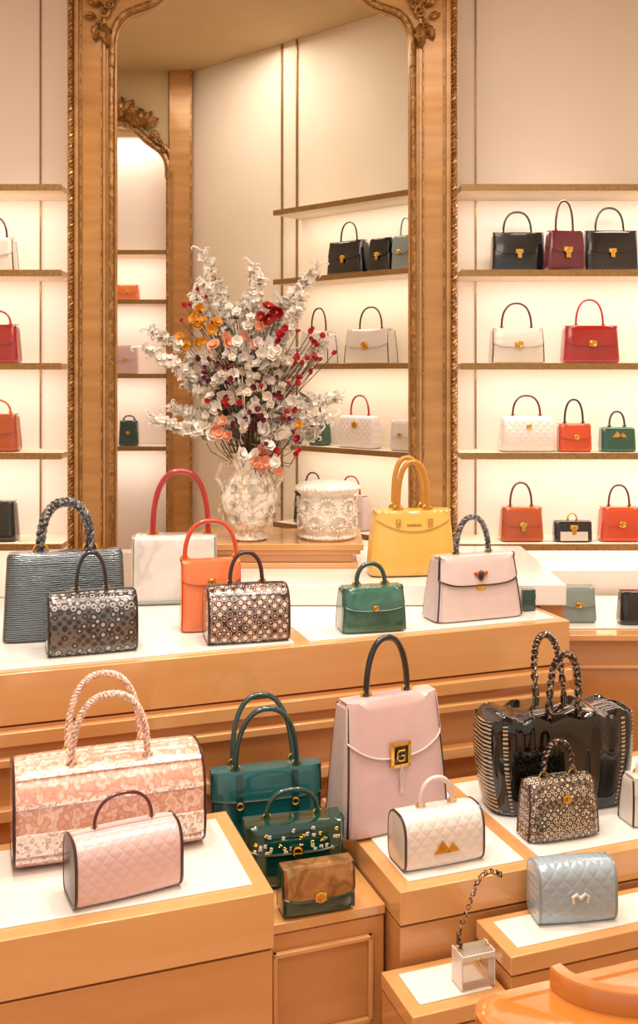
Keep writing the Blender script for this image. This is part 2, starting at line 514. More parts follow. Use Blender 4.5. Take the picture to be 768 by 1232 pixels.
# ------------------------------------------------------------------ barrel / boston bag
def barrel(name, x, y, z, rot, w, h, d, mat, end=None, pipe=None, hm=None, hh=.06, hw=.28, hr=.005, hs=1, hstyle='plain',
           cl=None, cs=1, nt=2.4, nb=5, bands=None, zipm=None, hbase=None, lean=.2, hshape=.8, clz=.55, pr=.0036):
    mb = MB()
    rot = radians(rot); hm = hm or mat; end = end or mat
    SEG = 56
    def sec(t, sc=1.0):
        c, s_ = cos(t), sin(t)
        nn = nt if s_ > 0 else nb
        yy = d/2*sg(c, 2/nn)*sc; zz = h/2+h/2*sg(s_, 2/nn)*sc
        return yy, zz
    e = .012
    xs = [(-w/2, .93), (-w/2+e*.3, .975), (-w/2+e, 1)]+[(-w/2+e+(w-2*e)*i/12, 1+.025*sin(pi*i/12)) for i in range(1, 12)]+[(w/2-e, 1), (w/2-e*.3, .975), (w/2, .93)]
    v = []; f = []
    for (xx, sc) in xs:
        for k in range(SEG):
            yy, zz = sec(2*pi*k/SEG, sc)
            v.append((xx, yy, max(zz, 0)))
    for i in range(len(xs)-1):
        for k in range(SEG):
            f.append((i*SEG+k, i*SEG+(k+1) % SEG, (i+1)*SEG+(k+1) % SEG, (i+1)*SEG+k))
    mb.add(v, f, mat)
    for sx in (-1, 1):
        vv = []; ff = []
        for r_ in range(5):
            sc = .93*(1-r_/5)
            for k in range(SEG):
                yy, zz = sec(2*pi*k/SEG, sc)
                vv.append((sx*(w/2+.004*(1-(1-r_/5)**2)), yy, zz))
        for r_ in range(4):
            for k in range(SEG):
                ff.append((r_*SEG+k, r_*SEG+(k+1) % SEG, (r_+1)*SEG+(k+1) % SEG, (r_+1)*SEG+k))
        ff.append(tuple(4*SEG+k for k in range(SEG)))
        mb.add(vv, ff, end)
        if pipe:
            mb.tube([(sx*(w/2-.002), sec(2*pi*k/48, .965)[0], max(pr+.001, sec(2*pi*k/48, .965)[1])) for k in range(48)], pr, pipe, 6, True)
    if zipm:
        mb.tube([(w*.47*(-1+2*i/10), 0, h+.0005+.003*sin(pi*i/10)) for i in range(11)], .004, zipm, 6)
    if bands:
        for (t0, t1, bm) in bands:
            def P(i, j, off):
                t = t0+(t1-t0)*j/6; yy, zz = sec(t, 1.0+.025*sin(pi*i/16)); k = 1+off/(d/2)
                return (w*.485*(-1+2*i/16), yy*k, h/2+(zz-h/2)*k)
            mb.sheet(lambda i, j: P(i, j, .004), lambda i, j: P(i, j, -.002), 16, 6, bm)
    if hh:
        ys = [0] if hs == 1 else [-d*.26, d*.26]
        yz = h if hs == 1 else h*.93
        for i, yy in enumerate(ys):
            handle(mb, w*hw, hh*(1+.05*i), yz, yy, hr, hm, hstyle, lean=(0 if hs == 1 else (lean if i else -.05)), tabs=hbase or hm, shape=hshape)
    if cl:
        clasp(mb, cl, -d/2*1.02-.002, h*clz, cs)
    cx = x-sin(rot)*d/2; cy = y+cos(rot)*d/2
    return mb.obj(name, (cx, cy, z), rot)

# ------------------------------------------------------------------ room shell
def slab(name, x0, x1, y0, y1, z0, z1, mat, bevel=0):
    mb = MB(); mb.box((x1-x0)/2, (y1-y0)/2, (z1-z0)/2, x1-x0, y1-y0, z1-z0, mat)
    return mb.obj(name, (x0, y0, z0), 0, bevel=bevel)

slab('floor', -2.0, 2.0, -1.5, 6.6, -.1, 0, FLOOR)
slab('ceiling', -2.0, 2.0, -1.5, 6.6, 3.3, 3.4, CEIL)
slab('wall_left', -2.1, -2.0, -1.5, 6.6, 0, 3.3, WALL)
slab('wall_right', 2.0, 2.1, -1.5, 6.6, 0, 3.3, WALL)
slab('wall_back_right', .553, 2.0, 4.25, 4.31, 0, 3.3, WALLP)
slab('wall_back_left', -2.0, -1.013, 4.25, 4.31, 0, 3.3, WALLP)
slab('wall_below_mirror', -.83, .377, 4.02, 4.1, 0, .78, WALLP)
slab('trim_1', .664, .671, 4.244, 4.25, 0, 3.3, BRASS)
slab('trim_2', -1.19, -1.183, 4.244, 4.25, 0, 3.3, BRASS)

# ---- big gilt mirror surround with arched head
C0 = -.2265
half = [(-.603, 2.73), (-.603, 2.84), (-.59, 2.90), (-.555, 2.945), (-.50, 2.965), (-.44, 2.985), (-.40, 3.02), (-.365, 3.08), (-.31, 3.15), (-.22, 3.20), (-.11, 3.23), (0, 3.24)]
fp = half+[(-a, b) for a, b in half[:-1]][::-1]
root = bpy.data.objects.new('ornate_mirror', None); S.collection.objects.link(root)
root.location = (C0, 4.0, 0)
mb = MB()
for sx in (-1, 1):
    xi, xo = sx*.603, sx*.783
    mb.box((xi+xo)/2, .05, 1.65, .18, .10, 3.3, FRAME)
    mb.box(sx*.632, -.004, 1.65, .010, .02, 3.3, FRAME)
    mb.box(sx*.645, -.002, 1.65, .006, .012, 3.3, GILT)
    mb.box(sx*.742, -.006, 1.65, .012, .024, 3.3, FRAME)
    mb.box(sx*.728, -.002, 1.65, .006, .012, 3.3, GILT)
    for k in range(2):
        mb.tube([(sx*.768+.006*cos(2*pi*i/6+k*pi), -.004+.006*sin(2*pi*i/6+k*pi), i*.005) for i in range(658)], .0075, GILT, 5)
mb.obj('pilasters', parent=root)
mb = MB()
v = []; f = []
for (a, b) in fp:
    v += [(a, 0, b), (a, 0, 3.3), (a, .08, b), (a, .08, 3.3)]
for i in range(len(fp)-1):
    o = i*4
    f += [(o, o+4, o+5, o+1), (o+2, o+3, o+7, o+6), (o, o+2, o+6, o+4)]
mb.add(v, f, FRAME)
def smooth(pts, it=3):
    for _ in range(it):
        q = [pts[0]]
        for i in range(len(pts)-1):
            p0, p1 = Vector(pts[i]), Vector(pts[i+1])
            q += [p0*.75+p1*.25, p0*.25+p1*.75]
        q.append(pts[-1]); pts = q
    return pts
arch = smooth([(a, -.008, b) for a, b in fp])
mb.tube(arch, .014, GILT, 8)
mb.tube([(p[0]*.985, .02, p[2]-.010) for p in arch], .008, FRAME, 8)
for sx in (-1, 1):
    mb.tube([(sx*.606, -.005, .6), (sx*.606, -.005, 2.74)], .011, GILT, 8)
    mb.tube([(sx*.594, .02, .6), (sx*.594, .02, 2.74)], .008, FRAME, 8)
mb.obj('arched_head', parent=root)

def scroll(mb, cx, cz, y, s, dirx, mat):
    def sp(ax, az, R, turns, a0, flip, th):
        pts = []
        for i in range(40):
            t = i/39; r = R*(1-t)**1.1+.003*s
            a = a0+flip*turns*2*pi*t
            pts.append((cx+dirx*(ax+r*cos(a)), y-.012*s*t, cz+az+r*sin(a)))
        mb.tube(pts, lambda t: th*(1-.55*t), mat, 8)
        mb.ell((cx+dirx*ax, y-.015*s, cz+az), (th*1.3,)*3, mat, 8)
    sp(0, 0, .05*s, 1.4, pi*.5, 1, .013*s)
    sp(.03*s, -.09*s, .035*s, 1.3, pi*.6, -1, .010*s)
    sp(-.05*s, .055*s, .045*s, 1.3, -pi*.2, 1, .012*s)
def leaf(mb, cx, cz, y, L_, a, mat, W_=.3):
    d = Vector((cos(a), 0, sin(a))); n_ = Vector((-sin(a), 0, cos(a)))
    rows = 9; v = []; f = []
    for i in range(rows+1):
        t = i/rows
        wd = L_*W_*sin(pi*min(1, t*.92+.08))**.8*(1+.22*cos(t*22))
        c = Vector((cx, y, cz))+d*L_*t+Vector((0, -.25*L_*sin(pi*t), 0))+n_*(.12*L_*t*t)
        for k, q in enumerate((-1, -.5, 0, .5, 1)):
            v.append(c+n_*wd*q+Vector((0, (.10 if abs(q) == .5 else .0)*-L_+abs(q)*.05*L_, 0)))
    for i in range(rows):
        for k in range(4):
            f.append((i*5+k, i*5+k+1, (i+1)*5+k+1, (i+1)*5+k))
    mb.add(v, f, mat)
mb = MB()
for sx in (-1, 1):
    scroll(mb, sx*.633, 2.945, -.02, .5, sx, GILT)
    for (dx, dz, a, l) in ((.0, 2.90, -1.7, .10), (.02, 2.90, -1.2, .07), (-.01, 2.97, 1.3, .09), (.02, 2.97, .9, .08), (-.02, 2.98, 2.1, .08), (.03, 2.93, 0.1, .05)):
        aa = a if sx > 0 else pi-a
        leaf(mb, sx*(.635+dx), dz, -.015, l, aa, GILT, .26)
mb.obj('carved_ornaments', parent=root)

# ---- mirror reflection imitated by a made-up room built behind the open frame
ang = math.atan2(-.675, .738)
def W2(t, n=0):
    return (.56-.738*t-.675*n, 4.748+.675*t-.738*n)
mb = MB(); mb.box(0, 0, 1.65, 2.28, .04, 3.3, WALL)
c = W2(.66, -.022)
mb.obj('wall_diagonal', (c[0], c[1], 0), ang)
for k, t in enumerate((1.0295, .9166)):
    mb = MB(); mb.box(0, 0, 1.65, .010, .008, 3.3, BRASS)
    c = W2(t, .004); mb.obj('trim_%d' % (k+3), (c[0], c[1], 0), ang)
slab('wall_far', -2.0, -.735, 6.22, 6.28, 0, 3.3, WALLP)
slab('wall_far_return', -.886, -.752, 5.90, 6.2, 0, 3.3, FRAME)
slab('trim_5', -.762, -.752, 5.89, 5.90, 0, 3.3, GILT)
slab('wall_far_lintel', -2.0, -.735, 5.97, 6.2, 3.02, 3.3, CEIL)
fm = bpy.data.objects.new('gilt_arched_mirror', None); S.collection.objects.link(fm); fm.location = (-1.18, 5.93, 0)
mb = MB()
hp = [(.285, 2.66), (.285, 2.74), (.262, 2.80), (.22, 2.84), (.17, 2.87), (.12, 2.92), (.06, 2.97), (0, 2.99)]
hp = hp+[(-a, b) for a, b in hp[:-1]][::-1]
v = []; f = []
for a, b in hp: v += [(a, 0, b), (a, 0, 3.3), (a, .05, b), (a, .05, 3.3)]
for i in range(len(hp)-1):
    o = i*4; f += [(o, o+4, o+5, o+1), (o+2, o+3, o+7, o+6), (o, o+2, o+6, o+4)]
mb.add(v, f, CEIL)
for sx in (-1, 1):
    mb.box(sx*.3, 0, 1.35, .04, .06, 2.70, FRAME)
    mb.tube([(sx*.282, -.03, 0), (sx*.282, -.03, 2.7)], .008, GILT, 6)
ar = smooth([(a, -.02, b) for a, b in hp], 2)
mb.tube(ar, .02, GILT, 8)
mb.tube([(p[0]*1.09, -.015, p[2]+.03) for p in ar], .014, GILT, 8)
scroll(mb, .24, 2.88, -.05, .6, 1, GILT); scroll(mb, -.24, 2.88, -.05, .6, -1, GILT)
for a in (.3, .9, 1.5, 2.1, 2.7):
    leaf(mb, .14, 2.97, -.03, .10, a, GILT); leaf(mb, .02, 3.02, -.03, .12, a, GILT)
mb.obj('frame', parent=fm)

# ---- shelves
def shelf(cx, cy, z, L, D, rot=0, light=2.2):
    mb = MB()
    mb.box(0, 0, -.012, L, D, .022, WALL)
    mb.box(0, -D/2-.004, -.012, L, .010, .026, BRASS)
    o = mb.obj('wall_shelf', (cx, cy, z), rot)
    if light:
        ld = bpy.data.lights.new('shelf_led', 'AREA'); ld.shape = 'RECTANGLE'; ld.size = L*.96; ld.size_y = .03
        ld.energy = light*L; ld.color = (1, .90, .80)
        lo = bpy.data.objects.new('shelf_led_light', ld); S.collection.objects.link(lo)
        dx, dy = -sin(rot)*(-D*.25), cos(rot)*(-D*.25)
        lo.location = (cx+dx, cy+dy, z-.03)
        lo.rotation_euler = (radians(14), 0, rot)
    return o
SZ = [2.26, 1.917, 1.543, 1.183, .817]
for z in SZ:
    shelf(1.26, 4.127, z, 1.38, .245, light=2.1)
    shelf(-1.515, 4.127, z, .96, .245, light=2.1)
DZ = [2.35, 1.99, 1.55, 1.136, .73]
for z in DZ:
    c = W2(.40, .102); shelf(c[0], c[1], z, .98, .2, ang, light=1.9)
for z in (2.243, 1.946, 1.5, 1.064):
    shelf(-1.19, 6.10, z, .56, .22, light=2.2)

# ------------------------------------------------------------------ wall shelf bags
SK = dict(hr=.0045, flap=.5)
bag('black_handbag', .826, 4.11, 1.917, 0, .222, .165, .09, BLACK, wt=.95, hh=.09, hw=.26, cl='lock', cs=1.0, **SK)
bag('burgundy_handbag', 1.00, 4.01, 1.917, 8, .165, .157, .07, BURG, wt=.86, hh=.125, hw=.22, hm=DKRED, cl='lock', cs=1.2, **SK)
bag('black_handbag', 1.21, 4.11, 1.917, 0, .225, .172, .09, BLACK, wt=.95, hh=.10, hw=.26, cl='lock', cs=1.0, **SK)
bag('ivory_handbag', .811, 4.05, 1.543, 0, .218, .140, .09, WHITEL, wt=.94, hh=.105, hw=.28, hm=DKRED, cl='turn', cs=1.5, puff=.25, pipe=BROWN, **SK)
bag('red_handbag', 1.112, 4.05, 1.543, 0, .232, .150, .10, RED, wt=.92, hh=.11, hw=.24, hm=REDH, cl='turn', cs=1.4, **SK)
bag('ivory_quilted_handbag', .853, 4.05, 1.183, 0, .225, .145, .10, WHITEQ, wt=.9, hh=.085, hw=.25, hm=DKRED, cl='turn', hr=.0045, puff=.3)
bag('orange_handbag', 1.045, 4.05, 1.183, 0, .134, .110, .08, ORANGE, wt=.98, hh=.10, hw=.28, hm=BLACK, cl='turn', **SK)
bag('emerald_handbag', 1.222, 4.05, 1.183, 0, .142, .100, .08, GREENE, wt=.96, hh=.065, hw=.22, hm=TEALD, cl='tri', cs=1.2, hr=.0045)
bag('tan_handbag', .829, 4.05, .817, 0, .176, .135, .09, TAN, wt=.92, hh=.10, hw=.25, hm=DKRED, cl='lock', **SK)
bag('mini_black_frame_bag', 1.036, 4.05, .817, 0, .155, .085, .06, BLACK, wt=.98, hh=.03, hw=.12, hm=GOLD, cl='lock', cs=1.1, hr=.003, pocket=WHITEL)
bag('orange_handbag', 1.232, 4.05, .817, 0, .17, .135, .09, ORANGE, wt=.9, hh=.09, hw=.25, hm=DKRED, cl='turn', cs=1.3, **SK)
bag('ivory_handbag', -1.345, 4.05, 1.917, 0, .21, .135, .09, WHITEL, hh=.095, hw=.3, hm=DKRED, cl='lock', pipe=BROWN, **SK)
bag('red_handbag', -1.33, 4.05, 1.543, 0, .21, .155, .09, RED, hh=.06, hw=.3, hm=REDH, cl='turn', **SK)
bag('tan_handbag', -1.33, 4.05, 1.183, 0, .21, .15, .09, TAN, hh=.06, hw=.3, cl='turn', **SK)
bag('black_handbag', -1.335, 4.05, .817, 0, .20, .16, .09, BLACK, hh=.0, cl='lock', **SK)
ad = math.degrees(ang)
def DB(name, t, z, w, h, mat, **k):
    c = W2(t, .155); return bag(name, c[0], c[1], z, ad, w, h, .09, mat, **k)
DB('black_handbag', .455, 1.99, .24, .165, BLACK, hh=.10, hw=.22, cl='lock', **SK)
DB('black_handbag', .235, 1.99, .14, .16, BLACK, hh=.0, cl='lock', **SK)
DB('grey_handbag', .10, 1.99, .12, .16, GREYL, hh=.09, hw=.25, cl='turn', **SK)
DB('ivory_handbag', .66, 1.55, .20, .165, WHITEL, hh=.12, hw=.25, hm=BROWN, cl='turn', pipe=BROWN, **SK)
DB('ivory_handbag', .315, 1.55, .29, .165, WHITEL, hh=.11, hw=.24, hm=BROWN, cl='turn', cs=1.8, pipe=BROWN, **SK)
DB('emerald_handbag', .70, 1.136, .20, .15, GREENE, hh=.10, hw=.25, hm=BLACK, cl='turn', **SK)
DB('ivory_quilted_handbag', .385, 1.136, .24, .16, WHITEQ, hh=.10, hw=.24, hm=REDH, cl='turn', cs=1.5)
DB('ivory_handbag', .10, 1.136, .14, .14, WHITEL, hh=.0, cl='turn', **SK)
DB('black_handbag', .70, .73, .22, .16, BLACK, hh=.10, hw=.25, cl='turn', **SK)
DB('blush_handbag', .44, .73, .22, .17, PINKW, hh=.09, hw=.25, hm=REDH, cl='turn', **SK)
bag('peach_handbag', -1.16, 6.03, 1.946, 0, .14, .09, .08, ORANGEL, hh=0, cl='turn', **SK)
bag('rose_handbag', -1.17, 6.03, 1.5, 0, .14, .17, .08, PINKK, hh=0, cl='turn', **SK)
bag('teal_handbag', -1.155, 6.03, 1.064, 0, .12, .15, .08, TEALD, hh=.03, cl='turn', **SK)

# ------------------------------------------------------------------ display platforms
UA = radians(19.4)
def platform(name, cx, cy, L, D, H, lip=.115, insets=(), mould=(), panels=(), grooveh=.006):
    mb = MB()
    g = .010
    mb.box(L/2, D/2, H-lip/2, L, D, lip, WOOD)
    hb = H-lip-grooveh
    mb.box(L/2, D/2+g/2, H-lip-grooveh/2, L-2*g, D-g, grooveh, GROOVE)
    mb.box(L/2, D/2+.002, hb/2, L-.004, D-.004, hb, WOODD)
    for (zc, th, out) in mould:
        mb.box(L/2, -out/2+.003, zc, L, out+.006, th, WOOD)
    for (u0, u1, z0, z1) in panels:
        t = .010
        for a, b2, c_, d_ in ((u0, u1, z1-t, z1), (u0, u1, z0, z0+t), (u0, u0+t, z0, z1), (u1-t, u1, z0, z1)):
            mb.box((a+b2)/2, -.003, (c_+d_)/2, b2-a, .012, d_-c_, WOOD)
    for (u0, u1, v0, v1) in insets:
        mb.box((u0+u1)/2, (v0+v1)/2, H+.0015, u1-u0, v1-v0, .005, WHITE)
    return mb.obj(name, (cx, cy, 0), UA, bevel=.003)
TI = .004
platform('rear_display_platform', -1.27, 2.334, 2.16, .92, .75-TI, lip=.13, insets=[(.05, 1.285, .035, .88), (1.33, 2.13, .035, .62)],
         mould=[(.585, .035, .018), (.53, .02, .028), (.40, .03, .03), (.30, .03, .045), (.08, .16, .03)])
platform('front_display_platform', -1.223, 1.632, 1.2, .40, .45-TI, lip=.115, insets=[(.03, 1.165, .04, .36)])
platform('low_display_pedestal', -.135, 2.166, .303, .46, .30-TI, lip=.022, insets=[], panels=[(.035, .27, .04, .235)], grooveh=.004)
platform('side_display_platform', .179, 2.2, 1.35, .52, .36-TI, lip=.075, insets=[(.035, .335, .035, .48), (.375, 1.3, .035, .48)])
platform('step_display_block', .405, 2.10, 1.0, .155, .275-TI, lip=.04, insets=[(.03, .9, .025, .13)])
platform('small_display_block', .19, 2.02, .225, .165, .20-TI, lip=.035, insets=[(.03, .2, .03, .14)])

slab('white_display_ledge', -.28, .80, 3.22, 3.95, .752, .82, WHITE, .004)
slab('ledge_base_cabinet', .72, .80, 3.25, 3.95, 0, .752, WOODD, .003)
mb = MB()
mb.box(.6, .28, .30, 1.2, .56, .60, WOODD); mb.box(.6, .27, .61, 1.2, .60, .02, WOOD)
mb.box(.6, .30, .6225, 1.16, .50, .005, WHITE)
for (a, b2) in ((.03, .38), (.42, .8)):
    for (x0, x1, z0, z1) in ((a, b2, .50, .512), (a, b2, .1, .112), (a, a+.012, .1, .51), (b2-.012, b2, .1, .51)):
        mb.box((x0+x1)/2, -.004, (z0+z1)/2, x1-x0, .012, z1-z0, WOOD)
mb.obj('corner_counter', (.805, 3.39, 0), 0, bevel=.003)
slab('counter_upstand', .81, 2.0, 3.99, 4.24, 0, .715, WHITE, .004)

mb = MB()
for (z0, z1, r) in ((0, .02, .97), (.02, .05, .90), (.05, .065, 1.0), (.065, .088, 1.04)):
    mb.box(0, 0, (z0+z1)/2, .54*r, .34*r, z1-z0, WOOD)
mb.obj('flower_console', (-.125, 3.65, .82), 0, bevel=.003)
CZ = .908

# ------------------------------------------------------------------ vase with flowers
vs = bpy.data.objects.new('flower_vase_bouquet', None); S.collection.objects.link(vs); vs.location = (-.25, 3.58, CZ)
mb = MB()
prof = [(.0, 0), (.058, 0), (.066, .006), (.060, .016), (.052, .03), (.066, .05), (.089, .085), (.100, .12), (.101, .15), (.092, .185), (.074, .215), (.060, .24), (.056, .26), (.064, .285), (.08, .305), (.085, .312), (.076, .312), (.06, .29), (.05, .26), (.0, .25)]
mb.lathe(prof, PORC, 48)
for sx in (-1, 1):
    mb.tube([(sx*.055, 0, .27), (sx*.10, 0, .265), (sx*.118, 0, .22), (sx*.09, 0, .18)], .008, PORC, 8)
R = random.Random(3)
def petal(mb, c, d, nrm, L_, W_, mat):
    sd = d.cross(nrm).normalized()
    v = [c, c+d*L_*.45+sd*W_*.5+nrm*L_*.12, c+d*L_*.45-sd*W_*.5+nrm*L_*.12, c+d*L_*.85+sd*W_*.36+nrm*L_*.22, c+d*L_*.85-sd*W_*.36+nrm*L_*.22, c+d*L_+nrm*L_*.12, c+d*L_*.5+nrm*L_*.02]
    mb.add(v, [(0, 1, 6), (0, 6, 2), (1, 3, 6), (6, 4, 2), (3, 5, 6), (6, 5, 4)], mat)
def rv():
    return Vector((R.gauss(0, 1), R.gauss(0, 1), R.gauss(0, 1))).normalized()
def blossom(mb, c, ax, r, n, mat, layers=1, core=None, wf=.95):
    ax = ax.normalized(); t = ax.orthogonal().normalized(); b = ax.cross(t)
    for l in range(layers):
        for k in range(n):
            a = 2*pi*(k+.5*l)/n+R.uniform(-.2, .2)
            open_ = .25+.55*l
            d = (t*cos(a)+b*sin(a)+ax*open_).normalized()
            petal(mb, c, d, (ax-d*ax.dot(d)).normalized(), r*(1-.22*l), r*wf*(1-.15*l), mat)
    if core: mb.ell(c+ax*r*.25, (r*.22,)*3, core, 6)
for k in range(9):
    a = 2*pi*k/9
    for (zz, rr_, m_) in ((.13+.02*sin(3*a), .100, PORC), (.19, .088, CARVE), (.08, .085, CARVE)):
        p = Vector((rr_*cos(a), rr_*sin(a), zz)); blossom(mb, p, Vector((cos(a), sin(a), 0)), .022, 6, m_, 2, CARVE)
mb.obj('vase', parent=vs)
mb = MB()
def stemcurve(x, z, y, wob=.03, n=22):
    p0 = Vector((R.uniform(-.03, .03), R.uniform(-.03, .03), .27)); p3 = Vector((x, y, z))
    p1 = p0+Vector((x*.12, y*.2, (z-.27)*.45+.08)); p2 = p3-Vector((x*.45, y*.3, (z-.27)*.25))
    out = []
    ph = R.uniform(0, 6)
    for i in range(n+1):
        t = i/n
        p = p0*(1-t)**3+p1*3*t*(1-t)**2+p2*3*t*t*(1-t)+p3*t**3
        out.append(p+Vector((sin(t*11+ph), cos(t*9+ph), sin(t*8+ph)))*wob*.4*t)
    return out
white = [(-.37, .76), (-.32, .43), (-.17, 1.03), (-.14, .92), (.015, .97), (.055, .92), (.11, .85), (.235, .99), (.295, .44), (-.215, .90), (.16, .66), (-.28, .62), (-.11, .42),
         (.28, .72), (.26, .37), (-.35, .68), (.20, .86), (-.29, .48), (.31, .53), (-.02, .84), (-.22, .56)]
for (x, z) in white:
    y = R.uniform(-.16, .12)
    pts = stemcurve(x, z, y)
    mb.tube(pts, lambda t: .0035*(1-.6*t), STEM, 5)
    n = 105
    for k in range(n):
        t = .46+.54*k/n
        i = min(int(t*22), 21); p = pts[i].lerp(pts[i+1], t*22-i)
        tp = 1.25-t*.9
        o = rv()*(.031*tp)
        blossom(mb, p+o, rv()+Vector((0, -.4, .4)), R.uniform(.016, .027)*(.5+tp*.7), 4, FLW if R.random() < .85 else FLC, wf=.75)
    e_ = pts[-1]; dd = (pts[-1]-pts[-3]).normalized(); sd = Vector((-dd.z, 0, dd.x))*R.choice((-1, 1))
    for q in range(5):
        b0 = e_-dd*.026*q
        mb.tube([b0, b0+dd*.018+sd*.008, b0+dd*.03+sd*.018, b0+dd*.028+sd*.028, b0+dd*.018+sd*.028], lambda t: .0052*(1-.6*t), FLW, 6)
        sd = -sd
def cluster(x, z, n, sp, r, mat, lay=2, pn=6, core=None, yb=-.15):
    for k in range(n):
        c = Vector((x+max(-1.8, min(1.8, R.gauss(0, 1)))*sp, yb+R.gauss(0, sp*.4), z+max(-1.8, min(1.8, R.gauss(0, 1)))*sp))
        mb.tube([Vector((c.x*.5, c.y*.2, max(.28, c.z-.16))), Vector((c.x*.85, c.y*.6, c.z-.05)), c], .0014, STEM, 4)
        blossom(mb, c, Vector((R.gauss(0, .5), -1, R.gauss(.2, .5))), r*R.uniform(.75, 1.2), pn, mat, lay, core)
cluster(0, .52, 90, .085, .020, FLC, lay=2, pn=5, yb=-.09)
cluster(0, .68, 40, .08, .020, FLW, lay=2, pn=5, yb=-.08)
cluster(.0, .66, 6, .06, .028, FLW)
cluster(-.05, .47, 8, .07, .026, FLW)
cluster(.09, .40, 8, .06, .028, FLW)
cluster(.07, .80, 5, .022, .027, FLR, core=FLO)
cluster(.12, .73, 4, .03, .017, FLR)
cluster(.24, .70, 14, .035, .012, FLR)
cluster(.17, .63, 8, .04, .012, FLR)
cluster(-.02, .56, 15, .07, .013, FLB)
cluster(-.10, .62, 9, .05, .012, FLB)
cluster(.06, .46, 12, .06, .013, FLB)
cluster(.14, .50, 7, .05, .012, FLR)
cluster(-.16, .77, 10, .035, .022, FLO)
cluster(-.20, .70, 4, .02, .018, FLO)
cluster(-.09, .72, 4, .025, .024, FLP)
cluster(-.17, .83, 6, .03, .012, FLR)
cluster(-.10, .40, 5, .025, .022, FLP)
cluster(-.08, .50, 5, .03, .015, FLR)
cluster(.07, .31, 7, .03, .026, FLP)
cluster(.15, .34, 5, .03, .015, FLR)
cluster(.05, .71, 3, .03, .022, FLP)
cluster(.16, .42, 3, .03, .016, FLO)
for k in range(60):
    p = Vector((R.gauss(0, .08), R.uniform(-.15, .05), R.uniform(.32, .8))); d = rv()
    petal(mb, p, d, d.orthogonal().normalized(), R.uniform(.025, .05), .016, LEAF)
for k in range(20):
    x = R.uniform(-.16, .16); z = R.uniform(.4, .85)
    mb.tube(stemcurve(x, z, R.uniform(-.12, .0)), .002, STEM, 4)
mb.obj('bouquet', parent=vs, sharp=180)

# ornate ivory tureen with rims, relief wreaths and a shallow lid
mb = MB()
pr_ = [(.0, 0), (.092, 0), (.100, .006), (.100, .014), (.092, .020), (.094, .028)]+[(.096+.010*sin(i/14*pi), .030+.125*i/14) for i in range(15)]+[(.100, .160), (.110, .170), (.116, .176), (.116, .188), (.108, .193), (.092, .200), (.06, .206), (.0, .208)]
mb.lathe(pr_, CARVE, 64)
for k in range(40):
    a = 2*pi*k/40
    mb.ell((.115*cos(a), .115*sin(a), .182), (.0075, .0075, .0075), CARVE, 8)
    mb.ell((.100*cos(a), .100*sin(a), .011), (.006, .006, .006), CARVE, 8)
for k in range(8):
    a0 = 2*pi*(k+.5)/8
    for row, zc in enumerate((.065, .122)):
        aa = a0+row*pi/8
        for q in range(14):
            th = 2*pi*q/14
            a = aa+.028/.1*cos(th); z_ = zc+.025*sin(th)
            mb.ell((.106*cos(a), .106*sin(a), z_), (.0065, .0065, .0055), CARVE, 6)
        blossom(mb, Vector((.105*cos(aa), .105*sin(aa), zc)), Vector((cos(aa), sin(aa), 0)), .017, 6, CARVE, 2)
mb.obj('carved_ivory_tureen', (.03, 3.61, CZ), sharp=60)

# ------------------------------------------------------------------ rear platform bags (top .75)
Z1 = .75
bag('ridged_grey_handbag', -.712, 2.80, Z1, 14, .345, .245, .12, RIDGE, wt=.93, dt=.6, hm=GREYH, hh=.14, hw=.20, hr=.011, hstyle='braid', cl=None, hs=1, hshape=.75, pipe=RIDGE)
barrel('snakeskin_barrel_bag', -.600, 2.655, Z1, 19, .235, .160, .12, SNAKEG, end=SNAKEG, pipe=BLACK, hm=BLACK, hh=.105, hw=.17, hr=.0055, zipm=BLACK, hshape=.9)
bag('silver_ivory_box_bag', -.47, 3.24, Z1, 8, .275, .220, .13, WHITES, wt=.99, dt=.8, hm=REDH, hh=.21, hw=.33, hr=.010, cl=None, n=10, puff=.02, pipe=GREYL, base=GREYL, hx=.02, side=PINKG)
bag('tangerine_tote', -.310, 2.895, Z1, 12, .180, .20, .10, ORANGEL, wt=.96, dt=.5, hm=ORANGE, hh=.115, hw=.42, hr=.007, cl='turn', flap=.3, hs=1, pipe=ORANGE)
barrel('brown_snakeskin_barrel_bag', -.192, 2.765, Z1, 14, .230, .155, .12, SNAKEB, pipe=BROWN, hm=BROWN, hh=.09, hw=.20, hr=.006, zipm=BROWN)
bag('green_flap_handbag', .162, 2.885, Z1, 12, .195, .125, .10, SAGE, wt=.92, dt=.65, hm=TEALD, hh=.065, hw=.22, hr=.007, flap=.45, cl='turn', cs=.8, puff=.25, pipe=GREENE, edge=GREENE)
bag('blush_flap_handbag', .496, 3.03, Z1, 20, .30, .190, .125, PINKW, wt=.86, dt=.55, hm=GREYH, hh=.115, hw=.19, hr=.007, hstyle='braid', flap=.42, edge=BROWN, pipe=BROWN, cl='bee', cs=1.7, clz=.72, hshape=1.0, side=PINKG)
bag('yellow_handbag', .320, 3.335, .822, 8, .30, .215, .12, YEL, wt=.88, dt=.65, hm=YELD, hh=.165, hw=.17, hr=.009, hs=2, flap=.28, fround=.7, fshape=2, cl='duo', cs=1.0, clz=.84, lean=.12, hshape=.7, n=5, puff=.2)
bag('grey_handbag', .912, 3.50, .625, 0, .135, .12, .08, GREYL, hh=0, flap=.5, cl='turn')
bag('black_clutch', 1.12, 3.47, .625, 0, .14, .11, .07, BLACK, hh=0, flap=.5, cl='turn')
bag('teal_card_case', .666, 3.150, Z1, 10, .045, .065, .03, TEALD, hh=0, cl=None, flap=.4)

